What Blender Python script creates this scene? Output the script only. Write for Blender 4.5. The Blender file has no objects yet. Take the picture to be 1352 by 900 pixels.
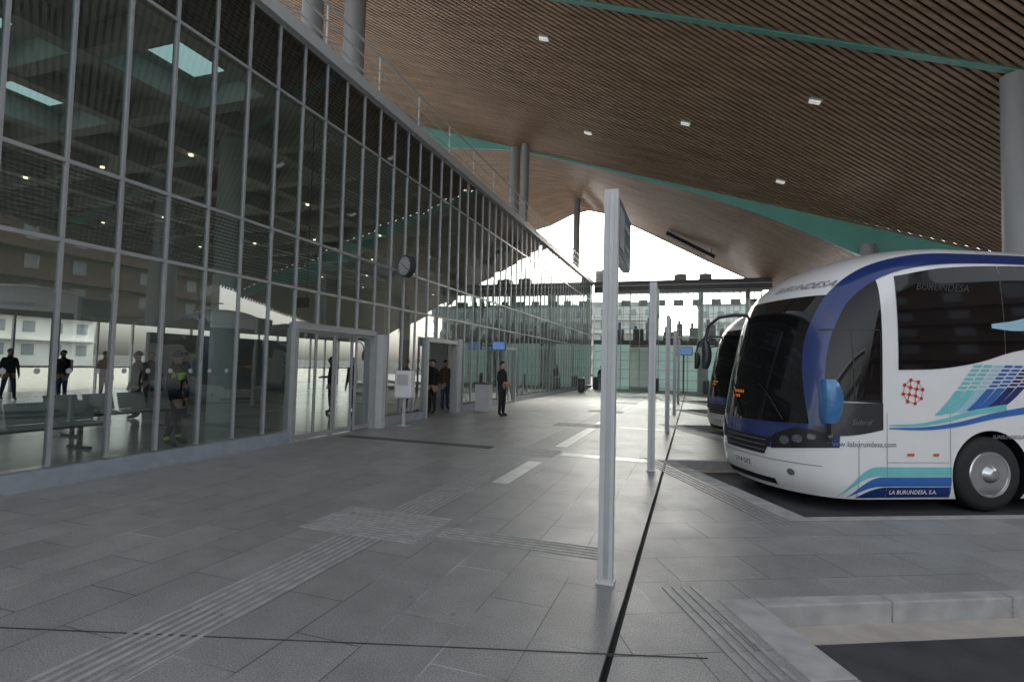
import bpy, bmesh, math, random
from mathutils import Vector, Matrix, Euler
random.seed(4)
scene=bpy.context.scene
COL=scene.collection
scene.view_settings.view_transform='Standard'
scene.view_settings.look='None'
scene.view_settings.exposure=0

# ------------------------------------------------------------ materials
def nt(name):
    m=bpy.data.materials.new(name); m.use_nodes=True
    t=m.node_tree; b=t.nodes['Principled BSDF']
    return m,t,b
def mat(name,col,rough=.5,metal=0,var=.12,scale=6,emis=0,emcol=None,coat=0,bump=0,spec=.5):
    m,t,b=nt(name)
    tc=t.nodes.new('ShaderNodeTexCoord'); n=t.nodes.new('ShaderNodeTexNoise')
    n.inputs['Scale'].default_value=scale; n.inputs['Detail'].default_value=5
    t.links.new(tc.outputs['Object'],n.inputs['Vector'])
    r=t.nodes.new('ShaderNodeValToRGB')
    r.color_ramp.elements[0].position=.3; r.color_ramp.elements[1].position=.7
    r.color_ramp.elements[0].color=[c*(1-var) for c in col]+[1]
    r.color_ramp.elements[1].color=[min(1,c*(1+var)) for c in col]+[1]
    t.links.new(n.outputs['Fac'],r.inputs['Fac']); t.links.new(r.outputs['Color'],b.inputs['Base Color'])
    b.inputs['Roughness'].default_value=rough; b.inputs['Metallic'].default_value=metal
    b.inputs['Coat Weight'].default_value=coat; b.inputs['Coat Roughness'].default_value=.06
    b.inputs['Specular IOR Level'].default_value=spec
    if emis:
        b.inputs['Emission Color'].default_value=list(emcol or col)+[1]; b.inputs['Emission Strength'].default_value=emis
    if bump:
        bp=t.nodes.new('ShaderNodeBump'); bp.inputs['Strength'].default_value=bump; bp.inputs['Distance'].default_value=.01
        n2=t.nodes.new('ShaderNodeTexNoise'); n2.inputs['Scale'].default_value=scale*14; n2.inputs['Detail'].default_value=4
        t.links.new(tc.outputs['Object'],n2.inputs['Vector'])
        t.links.new(n2.outputs['Fac'],bp.inputs['Height']); t.links.new(bp.outputs['Normal'],b.inputs['Normal'])
    return m
def glassmat(name,tint,f0=.06,rough=.0):
    m=bpy.data.materials.new(name); m.use_nodes=True; t=m.node_tree; t.nodes.clear()
    o=t.nodes.new('ShaderNodeOutputMaterial'); mx=t.nodes.new('ShaderNodeMixShader')
    tr=t.nodes.new('ShaderNodeBsdfTransparent'); tr.inputs[0].default_value=list(tint)+[1]
    g=t.nodes.new('ShaderNodeBsdfGlossy'); g.inputs['Roughness'].default_value=rough; g.inputs['Color'].default_value=(.93,.97,.96,1)
    lw=t.nodes.new('ShaderNodeLayerWeight'); lw.inputs['Blend'].default_value=.5
    pw=t.nodes.new('ShaderNodeMath'); pw.operation='POWER'; pw.inputs[1].default_value=3.4
    t.links.new(lw.outputs['Facing'],pw.inputs[0])
    a=t.nodes.new('ShaderNodeMath'); a.operation='MULTIPLY_ADD'; a.inputs[1].default_value=1-f0; a.inputs[2].default_value=f0; a.use_clamp=True
    t.links.new(pw.outputs[0],a.inputs[0]); t.links.new(a.outputs[0],mx.inputs[0])
    t.links.new(tr.outputs[0],mx.inputs[1]); t.links.new(g.outputs[0],mx.inputs[2]); t.links.new(mx.outputs[0],o.inputs[0])
    return m
def paving(name,rot,bw,rh,base,off=.5):
    m,t,b=nt(name)
    tc=t.nodes.new('ShaderNodeTexCoord'); mp=t.nodes.new('ShaderNodeMapping'); mp.inputs['Rotation'].default_value=(0,0,rot)
    t.links.new(tc.outputs['Object'],mp.inputs['Vector'])
    br=t.nodes.new('ShaderNodeTexBrick'); br.offset=off; br.inputs['Scale'].default_value=1
    br.inputs['Brick Width'].default_value=bw; br.inputs['Row Height'].default_value=rh
    br.inputs['Mortar Size'].default_value=.0045; br.inputs['Mortar Smooth'].default_value=.3; br.inputs['Bias'].default_value=0
    br.inputs['Color1'].default_value=[c*.91 for c in base]+[1]; br.inputs['Color2'].default_value=[c*1.06 for c in base]+[1]
    t.links.new(mp.outputs[0],br.inputs['Vector'])
    nm=t.nodes.new('ShaderNodeTexNoise'); nm.inputs['Scale'].default_value=.9; nm.inputs['Detail'].default_value=3
    t.links.new(tc.outputs['Object'],nm.inputs['Vector'])
    rm=t.nodes.new('ShaderNodeValToRGB'); rm.color_ramp.elements[0].position=.5; rm.color_ramp.elements[1].position=.66
    rm.color_ramp.elements[0].color=(.07,.07,.07,1); rm.color_ramp.elements[1].color=(.55,.55,.54,1)
    t.links.new(nm.outputs['Fac'],rm.inputs['Fac']); t.links.new(rm.outputs['Color'],br.inputs['Mortar'])
    def mixin(src,colout):
        mx=t.nodes.new('ShaderNodeMix'); mx.data_type='RGBA'; mx.blend_type='MULTIPLY'; mx.inputs[0].default_value=1
        t.links.new(src,mx.inputs[6]); t.links.new(colout,mx.inputs[7]); return mx.outputs[2]
    def mul(src,scale,detail,lo,hi,p0=.3,p1=.7,rg=.6):
        n=t.nodes.new('ShaderNodeTexNoise'); n.inputs['Scale'].default_value=scale; n.inputs['Detail'].default_value=detail; n.inputs['Roughness'].default_value=rg
        t.links.new(tc.outputs['Object'],n.inputs['Vector'])
        r=t.nodes.new('ShaderNodeValToRGB'); r.color_ramp.elements[0].position=p0; r.color_ramp.elements[1].position=p1
        r.color_ramp.elements[0].color=(lo,lo,lo,1); r.color_ramp.elements[1].color=(hi,hi,hi,1)
        t.links.new(n.outputs['Fac'],r.inputs['Fac'])
        return mixin(src,r.outputs['Color']),n
    c,_=mul(br.outputs['Color'],.45,4,.84,1.06)
    c,_=mul(c,3.5,6,.84,1.08)
    c,ns=mul(c,110,3,.55,1.4,.35,.65)
    vo=t.nodes.new('ShaderNodeTexVoronoi'); vo.inputs['Scale'].default_value=2.3
    t.links.new(tc.outputs['Object'],vo.inputs['Vector'])
    vr=t.nodes.new('ShaderNodeValToRGB'); vr.color_ramp.elements[0].position=.03; vr.color_ramp.elements[1].position=.055
    vr.color_ramp.elements[0].color=(.7,.7,.7,1); vr.color_ramp.elements[1].color=(1,1,1,1)
    t.links.new(vo.outputs['Distance'],vr.inputs['Fac']); c=mixin(c,vr.outputs['Color'])
    t.links.new(c,b.inputs['Base Color'])
    rr=t.nodes.new('ShaderNodeMapRange'); rr.inputs[3].default_value=.32; rr.inputs[4].default_value=.52
    n5=t.nodes.new('ShaderNodeTexNoise'); n5.inputs['Scale'].default_value=1.4; n5.inputs['Detail'].default_value=5
    t.links.new(tc.outputs['Object'],n5.inputs['Vector']); t.links.new(n5.outputs['Fac'],rr.inputs[0]); t.links.new(rr.outputs[0],b.inputs['Roughness'])
    bp=t.nodes.new('ShaderNodeBump'); bp.inputs['Strength'].default_value=.4; bp.inputs['Distance'].default_value=.005; bp.invert=True
    t.links.new(br.outputs['Fac'],bp.inputs['Height'])
    bp2=t.nodes.new('ShaderNodeBump'); bp2.inputs['Strength'].default_value=.25; bp2.inputs['Distance'].default_value=.004
    t.links.new(ns.outputs['Fac'],bp2.inputs['Height']); t.links.new(bp.outputs[0],bp2.inputs['Normal'])
    t.links.new(bp2.outputs[0],b.inputs['Normal'])
    return m
def woodmat(name):
    m,t,b=nt(name)
    tc=t.nodes.new('ShaderNodeTexCoord'); mp=t.nodes.new('ShaderNodeMapping'); mp.inputs['Rotation'].default_value=(0,0,math.radians(-30)); mp.inputs['Scale'].default_value=(.3,4.2,1)
    t.links.new(tc.outputs['Object'],mp.inputs[0])
    n=t.nodes.new('ShaderNodeTexNoise'); n.inputs['Scale'].default_value=1.2; n.inputs['Detail'].default_value=5
    t.links.new(mp.outputs[0],n.inputs['Vector'])
    r=t.nodes.new('ShaderNodeValToRGB'); e=r.color_ramp.elements
    e[0].position=.25; e[0].color=(.27,.175,.115,1); e[1].position=.75; e[1].color=(.53,.37,.255,1)
    t.links.new(n.outputs['Fac'],r.inputs['Fac']); t.links.new(r.outputs[0],b.inputs['Base Color'])
    b.inputs['Roughness'].default_value=.38
    return m
M={}
M['pave']=paving('grey_granite_paving',math.radians(90),.9,.45,(.275,.27,.262))
M['pave2']=paving('grey_granite_paving_bays',math.radians(-26),.75,.5,(.285,.28,.272))
M['asph']=mat('asphalt',(.045,.045,.046),.85,var=.3,scale=3,bump=.6)
M['kerb']=mat('concrete_kerb',(.35,.345,.335),.75,var=.18,scale=5,bump=.3)
M['gutter']=mat('pale_gutter_concrete',(.42,.38,.33),.8,var=.15,scale=4,bump=.3)
M['rib']=mat('tactile_rib',(.34,.335,.325),.45,var=.22,scale=9)
M['ribd']=mat('bay_tactile_rib',(.30,.295,.285),.5,var=.22,scale=9)
M['palestrip']=mat('smooth_pale_guide_slab',(.5,.495,.48),.3,var=.12,scale=3)
M['slot']=mat('black_joint',(.006,.006,.006),.8)
M['slot2']=mat('dark_drain_slot',(.05,.05,.05),.8,var=.4,scale=3)
M['wood']=woodmat('wooden_slats')
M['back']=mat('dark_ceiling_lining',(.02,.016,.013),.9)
M['teal']=mat('turquoise_painted_steel',(.13,.40,.34),.4,var=.08,scale=1)
M['colm']=mat('grey_painted_column',(.28,.285,.285),.45,var=.06,scale=1)
M['alu']=mat('anodised_aluminium',(.42,.43,.44),.35,metal=.3,var=.06)
M['plinth']=mat('blue_grey_plinth',(.3,.34,.38),.5,var=.1)
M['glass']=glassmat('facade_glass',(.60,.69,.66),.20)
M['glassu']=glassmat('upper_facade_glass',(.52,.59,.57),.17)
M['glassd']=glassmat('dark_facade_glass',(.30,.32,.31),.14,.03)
M['glassc']=glassmat('clear_glass',(.74,.88,.83),.06)
M['black']=mat('black_metal',(.012,.012,.013),.4)
M['dark']=mat('dark_grey',(.05,.052,.055),.5)
M['mgrey']=mat('mid_grey_cladding',(.12,.125,.13),.5)
M['signd']=mat('dark_sign_face',(.10,.12,.155),.4)
M['louv']=mat('grey_louvre',(.34,.35,.34),.5)
M['white']=mat('white_paint',(.78,.78,.77),.5,var=.04)
M['lgrey']=mat('light_grey_paint',(.50,.51,.51),.45,var=.05)
M['cface']=mat('clock_face',(.45,.46,.46),.4,var=.05)
M['floor']=mat('polished_interior_floor',(.42,.41,.38),.18,var=.12,scale=1.5)
M['ceil']=mat('white_ceiling',(.68,.7,.68),.7,var=.04)
M['sky']=mat('skylight_glow',(.6,.8,.82),.4,emis=.95,emcol=(.5,.74,.76),var=.02)  # panels emit in place of daylight falling through the skylights
M['lamp']=mat('lit_lamp',(1,.9,.7),.4,emis=3,emcol=(1,.85,.6),var=.01)
M['lampw']=mat('white_lamp_diffuser',(.9,.9,.88),.4,emis=.35,emcol=(1,.97,.9),var=.01)
M['screen']=mat('blue_screen',(.08,.18,.4),.2,emis=.3,emcol=(.2,.4,.8),var=.3,scale=18)
M['green']=mat('glowing_green_glass_panel',(.45,.68,.60),.18,var=.2,scale=.6,emis=.22,emcol=(.58,.85,.76))  # weak emission stands in for the lit interior behind the glass
M['pink']=mat('hazed_pink_render',(.76,.7,.67),.8,var=.06,scale=.3)  # haze over the distant block is put into the pale wall colour
M['brick']=mat('brown_brick',(.16,.10,.07),.8,var=.25,scale=.4)
M['cream']=mat('hazed_cream_render',(.76,.74,.71),.8,var=.08,scale=.3)  # whitened wall colour stands in for distance haze
M['win']=mat('hazed_window',(.32,.34,.36),.1,var=.2,scale=1)  # window tone lightened in place of haze on the far blocks
M['hv']=mat('hi_vis_fabric',(.45,.75,.08),.7,var=.1)
M['skin']=mat('skin',(.5,.3,.22),.55,var=.06)
M['pw']=mat('bus_white_paint',(.8,.8,.79),.25,var=.03,scale=1.5,coat=.7)
M['pb']=mat('bus_dark_blue_paint',(.012,.032,.15),.25,var=.1,coat=.5)
M['pbl']=mat('bus_blue_paint',(.03,.14,.45),.3,var=.06,coat=.5)
M['pt']=mat('bus_turquoise_paint',(.17,.55,.56),.3,var=.06,coat=.5)
M['pl']=mat('bus_pale_blue_paint',(.35,.58,.7),.3,var=.06,coat=.5)
M['pg']=mat('bus_charcoal_paint',(.03,.031,.036),.3,var=.08,coat=.3)
M['bg']=mat('bus_dark_glass',(.008,.008,.009),.035,var=.3,scale=1.5,spec=.4)
M['rub']=mat('tyre_rubber',(.018,.018,.018),.75,var=.2)
M['chrome']=mat('bright_steel',(.62,.62,.63),.22,metal=.9,var=.08)
M['red']=mat('red_marking',(.5,.03,.03),.4)
M['orange']=mat('orange_lens',(.6,.12,.02),.3)
M['amber']=mat('amber_display',(.55,.13,.02),.4,emis=.3,emcol=(1,.3,.03))
M['mir']=mat('blue_mirror_shell',(.04,.17,.38),.2,var=.2,coat=.8)
M['tgrey']=mat('grey_lettering',(.16,.17,.2),.5)
M['tdark']=mat('dark_grey_lettering',(.022,.023,.025),.5)
M['lens']=mat('headlamp_lens',(.2,.21,.23),.08,metal=.6,var=.3,scale=20)
M['dot']=mat('grey_dot',(.42,.44,.43),.6)

# ------------------------------------------------------------ builders
class MB:
    def __init__(s): s.v=[];s.f=[];s.mi=[]
    def add(s,vs,fs,mi=0):
        o=len(s.v); s.v+= [tuple(v) for v in vs]
        for f in fs: s.f.append([i+o for i in f]); s.mi.append(mi)
    def box(s,x0,x1,y0,y1,z0,z1,mi=0,M4=None):
        vs=[Vector((x,y,z)) for z in (z0,z1) for y in (y0,y1) for x in (x0,x1)]
        if M4: vs=[M4@v for v in vs]
        s.add(vs,[(0,2,3,1),(4,5,7,6),(0,1,5,4),(2,6,7,3),(0,4,6,2),(1,3,7,5)],mi)
    def prism(s,pts,z0,z1,mi=0):
        n=len(pts)
        s.add([(p[0],p[1],z0) for p in pts]+[(p[0],p[1],z1) for p in pts],
              [list(range(n))[::-1],list(range(n,2*n))]+[(i,(i+1)%n,n+(i+1)%n,n+i) for i in range(n)],mi)
    def cyl(s,p0,p1,r0,r1=None,n=20,mi=0,cap=True):
        r1=r0 if r1 is None else r1
        p0=Vector(p0);p1=Vector(p1);d=(p1-p0).normalized()
        a=d.orthogonal().normalized();b=d.cross(a)
        vs=[p0+(a*math.cos(2*math.pi*i/n)+b*math.sin(2*math.pi*i/n))*r0 for i in range(n)]
        vs+=[p1+(a*math.cos(2*math.pi*i/n)+b*math.sin(2*math.pi*i/n))*r1 for i in range(n)]
        fs=[(i,(i+1)%n,n+(i+1)%n,n+i) for i in range(n)]
        if cap: fs+=[list(range(n))[::-1],list(range(n,2*n))]
        s.add(vs,fs,mi)
    def tube(s,pts,r,n=10,mi=0):
        pts=[Vector(p) for p in pts]; vs=[]; ref=None
        for k,p in enumerate(pts):
            d=(pts[min(k+1,len(pts)-1)]-pts[max(0,k-1)]).normalized()
            if ref is None: a=d.orthogonal().normalized()
            else: a=(ref-d*ref.dot(d)).normalized()
            ref=a; b=d.cross(a)
            vs+=[p+(a*math.cos(2*math.pi*i/n)+b*math.sin(2*math.pi*i/n))*r for i in range(n)]
        fs=[(k*n+i,k*n+(i+1)%n,(k+1)*n+(i+1)%n,(k+1)*n+i) for k in range(len(pts)-1) for i in range(n)]
        fs+=[list(range(n))[::-1],[(len(pts)-1)*n+i for i in range(n)]]
        s.add(vs,fs,mi)
    def lathe(s,prof,n=32,mi=0,axis='z',c=(0,0,0)):
        vs=[]
        for r,h in prof:
            for i in range(n):
                a=2*math.pi*i/n
                p=(r*math.cos(a),r*math.sin(a),h) if axis=='z' else (r*math.cos(a),h,r*math.sin(a))
                vs.append((p[0]+c[0],p[1]+c[1],p[2]+c[2]))
        fs=[]
        for k in range(len(prof)-1):
            for i in range(n): fs.append((k*n+i,k*n+(i+1)%n,(k+1)*n+(i+1)%n,(k+1)*n+i))
        fs.append(list(range(n))); fs.append([(len(prof)-1)*n+i for i in range(n)])
        s.add(vs,fs,mi)
    def grid(s,fn,nx,ny,mi=0):
        vs=[fn(i/nx,j/ny) for j in range(ny+1) for i in range(nx+1)]
        s.add(vs,[(j*(nx+1)+i,j*(nx+1)+i+1,(j+1)*(nx+1)+i+1,(j+1)*(nx+1)+i) for j in range(ny) for i in range(nx)],mi)
    def build(s,name,mats,parent=None,smooth=False,bevel=0,recalc=True,angle=35):
        me=bpy.data.meshes.new(name); me.from_pydata(s.v,[],s.f)
        for m in (mats if isinstance(mats,list) else [mats]): me.materials.append(m)
        for p,i in zip(me.polygons,s.mi): p.material_index=i
        if recalc:
            bm=bmesh.new(); bm.from_mesh(me); bmesh.ops.recalc_face_normals(bm,faces=bm.faces); bm.to_mesh(me); bm.free()
        if smooth:
            for p in me.polygons: p.use_smooth=True
            me.set_sharp_from_angle(angle=math.radians(angle))
        me.update()
        o=bpy.data.objects.new(name,me); COL.objects.link(o)
        if parent: o.parent=parent
        if bevel:
            b=o.modifiers.new('bevel','BEVEL'); b.width=bevel; b.segments=2; b.limit_method='ANGLE'
        return o
def tag(o,label=None,cat=None,group=None,kind=None):
    if label:o['label']=label
    if cat:o['category']=cat
    if group:o['group']=group
    if kind:o['kind']=kind
    return o
def empty(name,loc=(0,0,0),rot=0,label=None,cat=None,group=None):
    e=bpy.data.objects.new(name,None); COL.objects.link(e); e.location=loc; e.rotation_euler=(0,0,rot); e.empty_display_size=.2
    tag(e,label,cat,group); return e
def copy_thing(root,loc,rot=None):
    r=root.copy(); COL.objects.link(r); r.location=loc
    if rot is not None: r.rotation_euler=(0,0,rot)
    def rec(src,dst):
        for c in list(src.children):
            k=c.copy(); COL.objects.link(k); k.parent=dst; rec(c,k)
    rec(root,r); return r
def textmesh(s,size,shear=0,bold=0):
    cu=bpy.data.curves.new('t','FONT'); cu.body=s; cu.size=size; cu.shear=shear; cu.offset=bold; cu.resolution_u=3
    o=bpy.data.objects.new('t',cu); COL.objects.link(o); bpy.context.view_layer.update()
    dg=bpy.context.evaluated_depsgraph_get(); me=bpy.data.meshes.new_from_object(o.evaluated_get(dg))
    bpy.data.objects.remove(o); return me

# ------------------------------------------------------------ setting : ground
ang=math.radians(26); A=Vector((math.cos(ang),math.sin(ang))); B=Vector((math.sin(ang),-math.cos(ang))); K=Vector((.174,4.14))
def P(a,b): return K+A*a+B*b
bays=[(-1.9,9.3,5.7),(.3,3.7,.1)]
for i in range(5): bays.append((2.15+.438*6.4*i,-2.0-.899*6.4*i,-5.45-.899*6.4*i))
XJ=-.43
g=MB(); g.add([(-900,-900,-.15),(900,-900,-.15),(900,900,-.15),(-900,900,-.15)],[(0,1,2,3)])
tag(g.build('road',M['asph']),kind='structure')
pts=[(XJ+.02,-14),(13.3,-14)]
for a,bn,bf in bays:
    for q in (P(a+12,bn),P(a,bn),P(a,bf),P(a+12,bf)): pts.append((q.x,q.y))
pts+=[(24,60),(XJ+.02,60)]
g=MB(); g.prism(pts,-.3,0); tag(g.build('bay_pavement',M['pave2']),kind='structure')
g=MB(); g.box(-7.5,XJ-.02,-14,60,-.3,0); tag(g.build('pavement',M['pave']),kind='structure')
g=MB(); g.box(XJ-.02,XJ+.02,-14,41.5,-.3,-.03); tag(g.build('expansion_joint',M['slot']),kind='structure')
g=MB(); g.box(-26,-7.5,-14,41.8,-.3,.003); tag(g.build('interior_floor',M['floor']),kind='structure')
g=MB(); g.box(-70,-26.01,-40,90,-.3,-.05); tag(g.build('forecourt_paving',M['gutter']),kind='structure')
kb=MB(); gu=MB(); tr=MB()
def strip(mb,a0,a1,b0,b1,z0,z1,mi=0):
    mb.prism([P(a0,b0),P(a1,b0),P(a1,b1),P(a0,b1)],z0,z1,mi)
def blocks(mb,a0,a1,b0,b1,z0,z1,along):
    g_=.004; L=1.0
    if along=='a':
        x=a0
        while x<a1-.05: strip(mb,x+g_,min(x+L,a1)-g_,b0,b1,z0,z1); x+=L
    else:
        x=b0
        while x<b1-.05: strip(mb,a0,a1,x+g_,min(x+L,b1)-g_,z0,z1); x+=L
for a,bn,bf in bays:
    blocks(kb,a-.28,a+.003,bf-.13,bn+.13,-.16,.006,'b')
    blocks(kb,a+.003,a+12,bf-.13,bf+.003,-.16,.006,'a')
    blocks(kb,a+.003,a+12,bn-.003,bn+.13,-.16,.006,'a')
    strip(gu,a+.0035,a+12,bf+.0035,bf+.24,-.2,-.144); strip(gu,a+.0035,a+.08,bf+.24,bn-.24,-.2,-.144)
    strip(gu,a+.0035,a+12,bn-.24,bn-.0035,-.2,-.144)
    for k in range(4):
        o=a-.34-k*.075; strip(tr,o-.03,o,bf-.35,bn+.3,-.01,.006)
kb=kb.build('kerb',M['kerb'],bevel=.012); tag(kb,kind='structure')
tag(gu.build('gutter',M['gutter']),kind='structure')
tag(tr.build('bay_tactile_paving',M['ribd']),kind='structure')
tp=MB(); ps=MB()
pads=[4.78,9.75,14.75,19.8,25,30.4]
segs=[]; prev=-3
for p in pads: segs.append((prev,p-.45)); prev=p+.45
segs.append((prev,38))
for y0,y1 in segs:
    for k in range(7): 
        x=-3.15+k*.068; tp.box(x,x+.030,y0,y1,-.01,.006)
for p in pads:
    for k in range(13): tp.box(-3.65,-2.38,p-.43+k*.067,p-.43+k*.067+.034,-.01,.006)
    if p>5: 
        x=-2.3
        while x<-.8: ps.box(x,x+.4,p-.15,p+.18,-.01,.005); x+=.408
    else:
        for k in range(5): tp.box(-2.3,-.66,p-.15+k*.068,p-.15+k*.068+.030,-.01,.006)
# smooth pale slabs flanking the guide path towards the far end
y=7.0
while y<38:
    if not any(abs(y+.3-p)<.75 for p in pads): ps.box(-2.64,-2.40,y,y+.592,-.01,.005)
    y+=.6
tag(tp.build('tactile_paving',M['rib']),kind='structure')
tag(ps.build('pale_guide_paving',M['palestrip']),kind='structure')
dk=MB(); 
for k in range(4): dk.box(-7.2,-3.72,9.72+k*.085,9.72+k*.085+.04,-.01,.004)
p0=Vector((-7,1.15));p1=Vector((.1,3.32)); d=(p1-p0).normalized(); n=Vector((-d.y,d.x))*.004
dk.prism([p0-n,p1-n,p1+n,p0+n],-.01,.004)
tag(dk.build('drainage_slot',M['slot2']),kind='structure')

# ------------------------------------------------------------ station building
bl=empty('station_building',(-7.5,0,0),0,'long glass-fronted bus station hall with aluminium mullions','building')
SP=.69; Y0=4.40-SP*12; 
mul=[Y0+SP*i for i in range(0,66)]; mul=[y for y in mul if y<41.3]
zr=[.25,3.06,4.07,6.76,8.0]
def snap(v): return min(mul,key=lambda m:abs(m-v))
door1=(snap(8.54),snap(11.3)); door2=(snap(14.06),snap(16.1)); door3=(snap(21.),snap(22.4))
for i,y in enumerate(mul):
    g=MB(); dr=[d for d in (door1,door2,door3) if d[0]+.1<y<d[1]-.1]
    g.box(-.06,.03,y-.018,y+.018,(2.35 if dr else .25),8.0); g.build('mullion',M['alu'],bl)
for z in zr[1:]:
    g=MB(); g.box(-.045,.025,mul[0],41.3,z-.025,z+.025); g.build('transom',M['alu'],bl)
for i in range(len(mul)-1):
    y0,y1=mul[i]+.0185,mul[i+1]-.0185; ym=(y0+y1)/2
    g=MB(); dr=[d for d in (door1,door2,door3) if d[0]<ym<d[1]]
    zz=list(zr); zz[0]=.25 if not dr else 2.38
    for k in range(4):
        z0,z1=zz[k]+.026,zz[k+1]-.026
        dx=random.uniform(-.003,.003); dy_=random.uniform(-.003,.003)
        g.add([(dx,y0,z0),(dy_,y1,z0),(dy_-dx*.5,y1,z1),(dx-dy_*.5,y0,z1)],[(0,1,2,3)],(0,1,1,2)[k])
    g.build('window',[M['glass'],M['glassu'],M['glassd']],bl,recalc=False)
for nm_,za,zb,st_,fr in (('louvre_blind',3.1,4.04,.06,.34),('louvre_blind',5.2,6.72,.085,.24),('louvre_blind',6.8,7.97,.085,.5)):
    g=MB(); z=za
    while z<zb: g.box(-.13,-.11,mul[0] if za!=5.2 else 9.2,41.1,z,z+st_*fr); z+=st_
    g.build(nm_,M['louv'],bl)
segs=[(mul[0],door1[0]),(door1[1],door2[0]),(door2[1],door3[0]),(door3[1],41.3)]
for a,b in segs:
    g=MB(); g.box(-.1,.06,a+.03,b-.03,0,.22); g.build('plinth',M['plinth'],bl)
g=MB(); g.box(-18.5,.12,mul[0],41.3,8.03,8.3); g.build('roof_slab',M['lgrey'],bl)
for d in (door1,door2,door3):
    g=MB(); g.box(-.12,.1,d[0],d[1],2.26,2.38); 
    for yy in (d[0],d[1]): g.box(-.12,.1,yy-.05,yy+.05,0,2.26)
    g.build('door_frame',M['alu'],bl)
def leaf(y0,y1,x=0,name='door'):
    g=MB(); w=.05
    g.box(x-.02,x+.02,y0,y0+w,.02,2.25);g.box(x-.02,x+.02,y1-w,y1,.02,2.25);g.box(x-.02,x+.02,y0+w,y1-w,2.19,2.25);g.box(x-.02,x+.02,y0+w,y1-w,.02,.12)
    g.add([(x,y0+w,.12),(x,y1-w,.12),(x,y1-w,2.19),(x,y0+w,2.19)],[(0,1,2,3)],1)
    o=g.build(name,[M['alu'],M['glass']],bl,recalc=False)
q=(door1[1]-door1[0])/4
for k in range(4): leaf(door1[0]+.06+k*q*.97,door1[0]+.06+(k+1)*q*.97-.02,x=(0 if k in(0,3) else -.06))
g=MB(); g.box(-.5,.28,door1[1]+.06,door1[1]+.24,0,2.3); g.build('door_casing',M['lgrey'],bl,bevel=.01)
g=MB(); g.box(-.11,.14,door2[1]+.052,door2[1]+.28,.01,2.45); g.build('door_casing',M['lgrey'],bl,bevel=.01)
leaf(door3[0]+.06,door3[0]+.69); leaf(door3[0]+.7,door3[1]-.06)
g=MB()
for i in range(len(mul)-1):
    ym=(mul[i]+mul[i+1])/2
    if ym>7: break
    for yy in (ym-.17,ym+.17):
        n=16; g.add([(.006,yy+.036*math.cos(2*math.pi*j/n),1.42+.036*math.sin(2*math.pi*j/n)) for j in range(n)],[list(range(n))])
tag(g.build('safety_dots',M['dot'],bl,recalc=False),kind='stuff')
g=MB(); g.box(-18.4,-.3,mul[0],41.2,7.86,7.99)
x=-18.2
while x<-.4: g.box(x,x+.35,mul[0],41.1,7.35,7.86); x+=2.4
y=-3.0
while y<41: g.box(-18.3,-.3,y,y+.35,7.38,7.859); y+=2.4
g.build('coffered_ceiling',M['ceil'],bl)
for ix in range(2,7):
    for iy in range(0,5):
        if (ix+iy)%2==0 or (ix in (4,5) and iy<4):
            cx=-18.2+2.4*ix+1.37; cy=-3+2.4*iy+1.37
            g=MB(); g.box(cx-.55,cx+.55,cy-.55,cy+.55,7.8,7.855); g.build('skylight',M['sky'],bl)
for ix in range(4):
    for iy in range(9):
        cx=-16.8+3.6*ix; cy=1.4+4.8*iy
        if cx>-.6 or cy>40: continue
        g=MB(); g.cyl((cx,cy,7.30),(cx,cy,7.35),.06,n=14); g.build('downlight',M['lamp'],bl)
g=MB(); g.box(-18.6,-18.35,mul[0],41.3,3.1,8.0); g.build('rear_wall',M['ceil'],bl)
g=MB()
y=mul[0]
while y<41: g.box(-18.55,-18.42,y,y+.07,0,3.1); y+=1.6
g.box(-18.54,-18.43,mul[0],41.3,1.0,1.06); g.build('rear_glazing_bars',M['alu'],bl)
g=MB(); g.box(-18.3,-.2,41.1,41.3,0,8.0); g.build('end_wall',M['ceil'],bl)
g=MB(); g.box(-18.3,-.2,-4.2,-4.0,0,8.0); g.build('end_wall',M['ceil'],bl)
for (cx,cy,w,l,h) in [(-14,20,.2,8,2.6),(-9,29,5,.2,3),(-12,34,6,.25,3.2)]:
    g=MB(); g.box(cx-w/2,cx+w/2,cy-l/2,cy+l/2,0,h); g.build('partition_wall',M['lgrey'],bl)
g=MB(); g.box(-4.2,-1.4,22.4,23.2,.01,1.05); g.box(-4.3,-1.3,22.3,23.3,1.05,1.1); g.build('counter',M['lgrey'],bl)
for cy in (2.5,10.5,18.5,26.5,34.5):
    g=MB(); g.cyl((-3.9,cy,0),(-3.9,cy,7.3),.33,n=32); g.build('interior_column',M['white'],bl,smooth=True)
rl=empty('railing',(-7.62,0,8.3),0,'thin steel guard rail along the roof edge','railing')
for i in range(22):
    y=-3+i*2.05; g=MB(); g.cyl((0,y,0),(0,y,1.1),.022,n=8); g.build('post',M['lgrey'],rl)
for z in (.35,.72,1.1):
    g=MB(); g.cyl((0,-3,z),(0,41,z),.02 if z<1 else .03,n=8); g.build('rail',M['lgrey'],rl)
e=empty('unseen_reflection_block',(6,-24,0),0,'unseen dark block added behind the camera to darken reflections','building')  # out-of-view block added to darken what the glass reflects
g=MB(); g.box(-14,34,-8,0,0,7.5); g.build('wall',M['dark'],e)
g=MB(); g.box(-14.3,34.3,-8.3,.5,7.5,7.9); g.build('roof',M['lgrey'],e)
g=MB()
for i in range(18): g.box(-13+i*2.6,-11+i*2.6,.01,.06,.6,3.2); g.box(-13+i*2.6,-11+i*2.6,.01,.06,4.2,6.8)
g.build('window_band',M['win'],e)

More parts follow.
